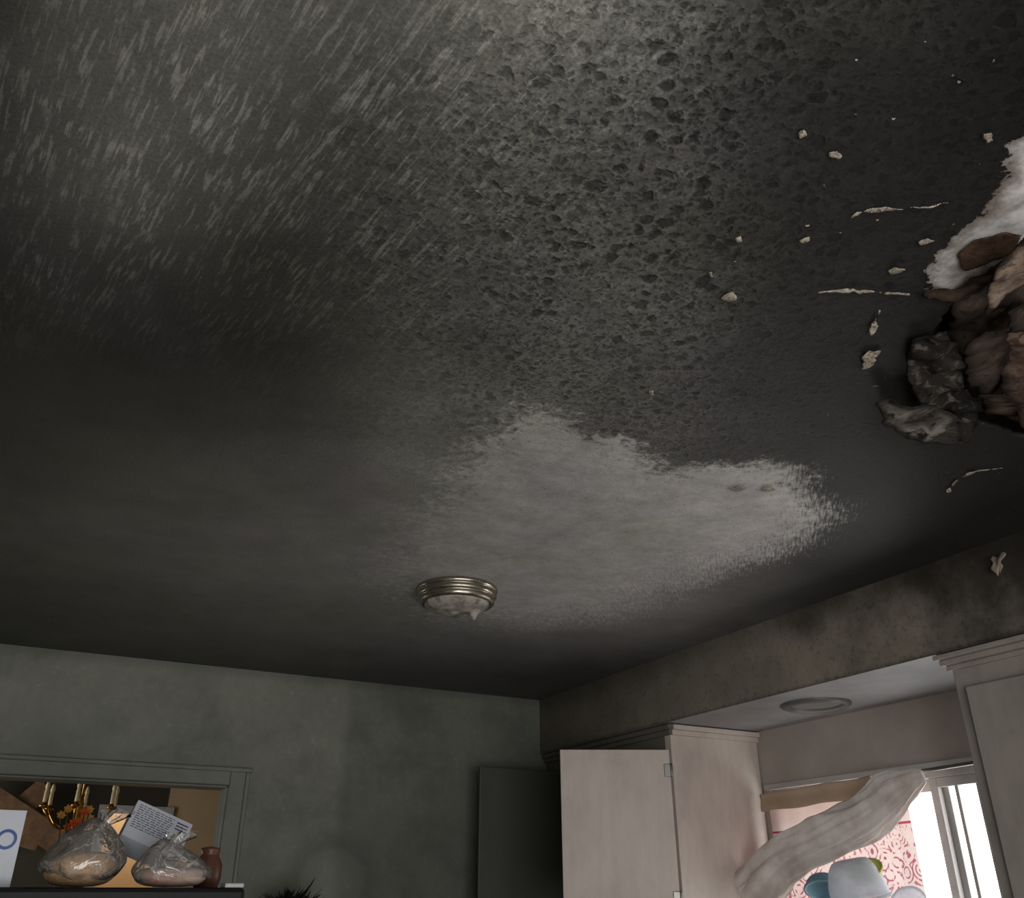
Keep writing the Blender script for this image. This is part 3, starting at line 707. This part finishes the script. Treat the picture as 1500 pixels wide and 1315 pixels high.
# ------------------------------------------------------------- dining room beyond
M_din=simple("dining_wall_dark",(58,52,40),.7,var=.2,scale=3); M_beige=simple("hall_wall_beige",(196,168,130),.7,var=.08,scale=4)  # dining walls: even dark colour; hall walls: beige
YD=YB+.12; YE=7.6
bm=bmesh.new(); box(bm,XL-.12,.62,YE,YE+.1,0,2.5,0); box(bm,1.05,3.0,YE,YE+.1,0,2.5,1); box(bm,.62,1.05,YE,YE+.1,2.03,2.5,0)
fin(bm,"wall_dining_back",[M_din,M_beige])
bm=bmesh.new(); box(bm,-.2,2.2,8.7,8.8,0,2.5); box(bm,-.3,-.2,YE+.1,8.8,0,2.5); box(bm,2.2,2.3,YE+.1,8.8,0,2.5); box(bm,-.3,2.3,YE+.1,8.8,2.5,2.6)
fin(bm,"wall_hall",[M_beige])
bm=bmesh.new(); box(bm,XL-.12,XL-.0,YD,5.2,0,2.5); box(bm,XL-.12,XL,6.8,YE,0,2.5); box(bm,XL-.12,XL,5.2,6.8,2.1,2.5); box(bm,XL-.12,XL,5.2,6.8,0,.9); fin(bm,"wall_dining_left",[M_din])  # unseen window gap added here to light the dining room
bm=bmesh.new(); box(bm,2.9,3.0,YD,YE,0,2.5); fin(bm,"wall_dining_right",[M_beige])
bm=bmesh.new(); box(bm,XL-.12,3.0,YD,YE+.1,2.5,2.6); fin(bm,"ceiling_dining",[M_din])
bm=bmesh.new(); box(bm,.57,.64,YE-.02,YE,0,2.08); box(bm,1.03,1.10,YE-.02,YE,0,2.08); box(bm,.64,1.03,YE-.02,YE,2.03,2.08); fin(bm,"trim_dining_door",[M_alu],bevel=.003)
M_brass=simple("polished_brass",(190,140,60),.25,.95,var=.1,bump=0)
cc_=hit(118,1178,1,5.9)
ch=empty("chandelier"); bm=bmesh.new()
tube(bm,[(cc_.x,5.9,2.5),(cc_.x,5.9,cc_.z-.10)],.006); lathe(bm,[(.0001,-.16),(.018,-.14),(.03,-.10),(.014,-.06),(.02,0),(.008,.05)],(cc_.x,5.9,cc_.z),24)
lathe(bm,[(.0001,2.499),(.06,2.499),(.05,2.475),(.01,2.46)],(cc_.x,5.9,0),24)
for k in range(6):
    a=k*math.pi/3+.35; R=.2
    tube(bm,[(cc_.x+R*s*math.cos(a),5.9+R*s*math.sin(a),cc_.z-.09-.07*math.sin(s*math.pi)+.06*s) for s in [i/10 for i in range(11)]],.006,8)
    lathe(bm,[(.006,-.03),(.028,-.022),(.026,-.016),(.012,-.012),(.012,.0)],(cc_.x+R*math.cos(a),5.9+R*math.sin(a),cc_.z),16)
fin(bm,"brass_frame",[M_brass],parent=ch)
bm=bmesh.new()
for k in range(6):
    a=k*math.pi/3+.35; R=.2; lathe(bm,[(.011,-.02),(.011,.06),(.008,.062),(.013,.08),(.008,.105),(.0001,.118)],(cc_.x+R*math.cos(a),5.9+R*math.sin(a),cc_.z),14)
fin(bm,"candle_bulbs",[simple("ivory_candle",(226,206,160),.35)],parent=ch)
def board(bm,p0,p1,w,y,d=.03,mi=0):
    p0=Vector(p0);p1=Vector(p1); L=(p1-p0).length; a=math.atan2(p1.z-p0.z,p1.x-p0.x)
    M=Matrix.Translation((p0.x,y,p0.z))@Matrix.Rotation(-a,4,'Y'); box(bm,0,L,0,d,-w/2,w/2,mi,M)
M_rw=simple("rustic_brown_wood",(112,82,56),.6,var=.5,scale=14,bump=.3)
bm=bmesh.new(); yy=YE-.25
for i,(a,b,w) in enumerate((((-40,1150),(90,1235),.16),((-30,1235),(70,1150),.15),((-60,1195),(60,1230),.14))):
    board(bm,hit(*a,1,yy),hit(*b,1,yy),w,yy+.031*i)
box(bm,hit(-60,1200,1,yy).x,hit(95,1200,1,yy).x,yy+.095,YE-.002,1.2,1.245); box(bm,hit(-60,1200,1,yy).x,hit(95,1200,1,yy).x,yy+.095,YE-.002,0,1.2)
fin(bm,"rustic_wood_hutch",[M_rw],bevel=.004)
fp=hit(125,1197,1,5.3)
e=empty("flower_vase"); bm=bmesh.new(); lathe(bm,[(.0001,.75),(.05,.75),(.07,.85),(.06,1.0),(.03,1.1),(.04,1.16)],(fp.x,5.3,0),32); fin(bm,"vase",[simple("teal_glaze",(60,110,110),.3)],parent=e)
bm=bmesh.new()
for k in range(14):
    a=random.uniform(0,6.28); r=random.uniform(0.02,.12); h=fp.z-.02+random.uniform(-.03,.06); c=Vector((fp.x+r*math.cos(a),5.3+r*math.sin(a),h))
    tube(bm,[(fp.x,5.3,1.1),(fp.x+r*.4*math.cos(a),5.3+r*.4*math.sin(a),1.3),c],.003,6,1)
    for j in range(7):
        b=j*.898+k; d=Vector((math.cos(b),.5*math.sin(b)-.4,math.sin(b))).normalized()*.026; s=Vector((-math.sin(b),0,math.cos(b)))*.007
        bm.faces.new([bm.verts.new(c),bm.verts.new(c+d*.6+s),bm.verts.new(c+d),bm.verts.new(c+d*.6-s)]).material_index=0 if k%3 else 2
fin(bm,"blossoms",[simple("orange_petal",(224,96,40),.6),simple("stem_green",(60,80,40)),simple("yellow_petal",(220,160,60),.6)],parent=e)
bm=bmesh.new(); box(bm,-.7,.9,4.95,5.95,.715,.75)
for x in(-.65,.79):
    for y in(5.0,5.84): box(bm,x,x+.06,y,y+.06,0,.715)
fin(bm,"dining_table",[M_rw],bevel=.005)

# ------------------------------------------------------------- light
w=bpy.data.worlds.new("sky"); sc.world=w; w.use_nodes=True
bg=w.node_tree.nodes['Background']; bg.inputs[0].default_value=(1.0,0.99,0.97,1); bg.inputs[1].default_value=5.5
def portal(name,loc,rot,sx,sy):
    L=bpy.data.lights.new(name,'AREA'); L.shape='RECTANGLE'; L.size=sx; L.size_y=sy; L.cycles.is_portal=True
    o=bpy.data.objects.new(name,L); sc.collection.objects.link(o); o.location=loc; o.rotation_euler=rot
portal("window_daylight_portal",(XW+.125,(WY0+WY1)/2,(WZ0+WZ1)/2),(0,math.radians(90),0),WZ1-WZ0,WY1-WY0)
portal("added_opening_portal",(.4,YF-.125,1.05),(math.radians(90),0,math.radians(0)),3.0,2.1)
portal("added_dining_portal",(XL-.125,6.0,1.5),(0,math.radians(-90),0),1.2,1.6)
L=bpy.data.lights.new("hall_fill",'POINT'); L.energy=14; L.color=(1,.88,.72); L.shadow_soft_size=.08  # added fill light that brightens the hall wall, no fixture modelled
o=bpy.data.objects.new("hall_fill",L); sc.collection.objects.link(o); o.location=(.9,8.15,2.25)
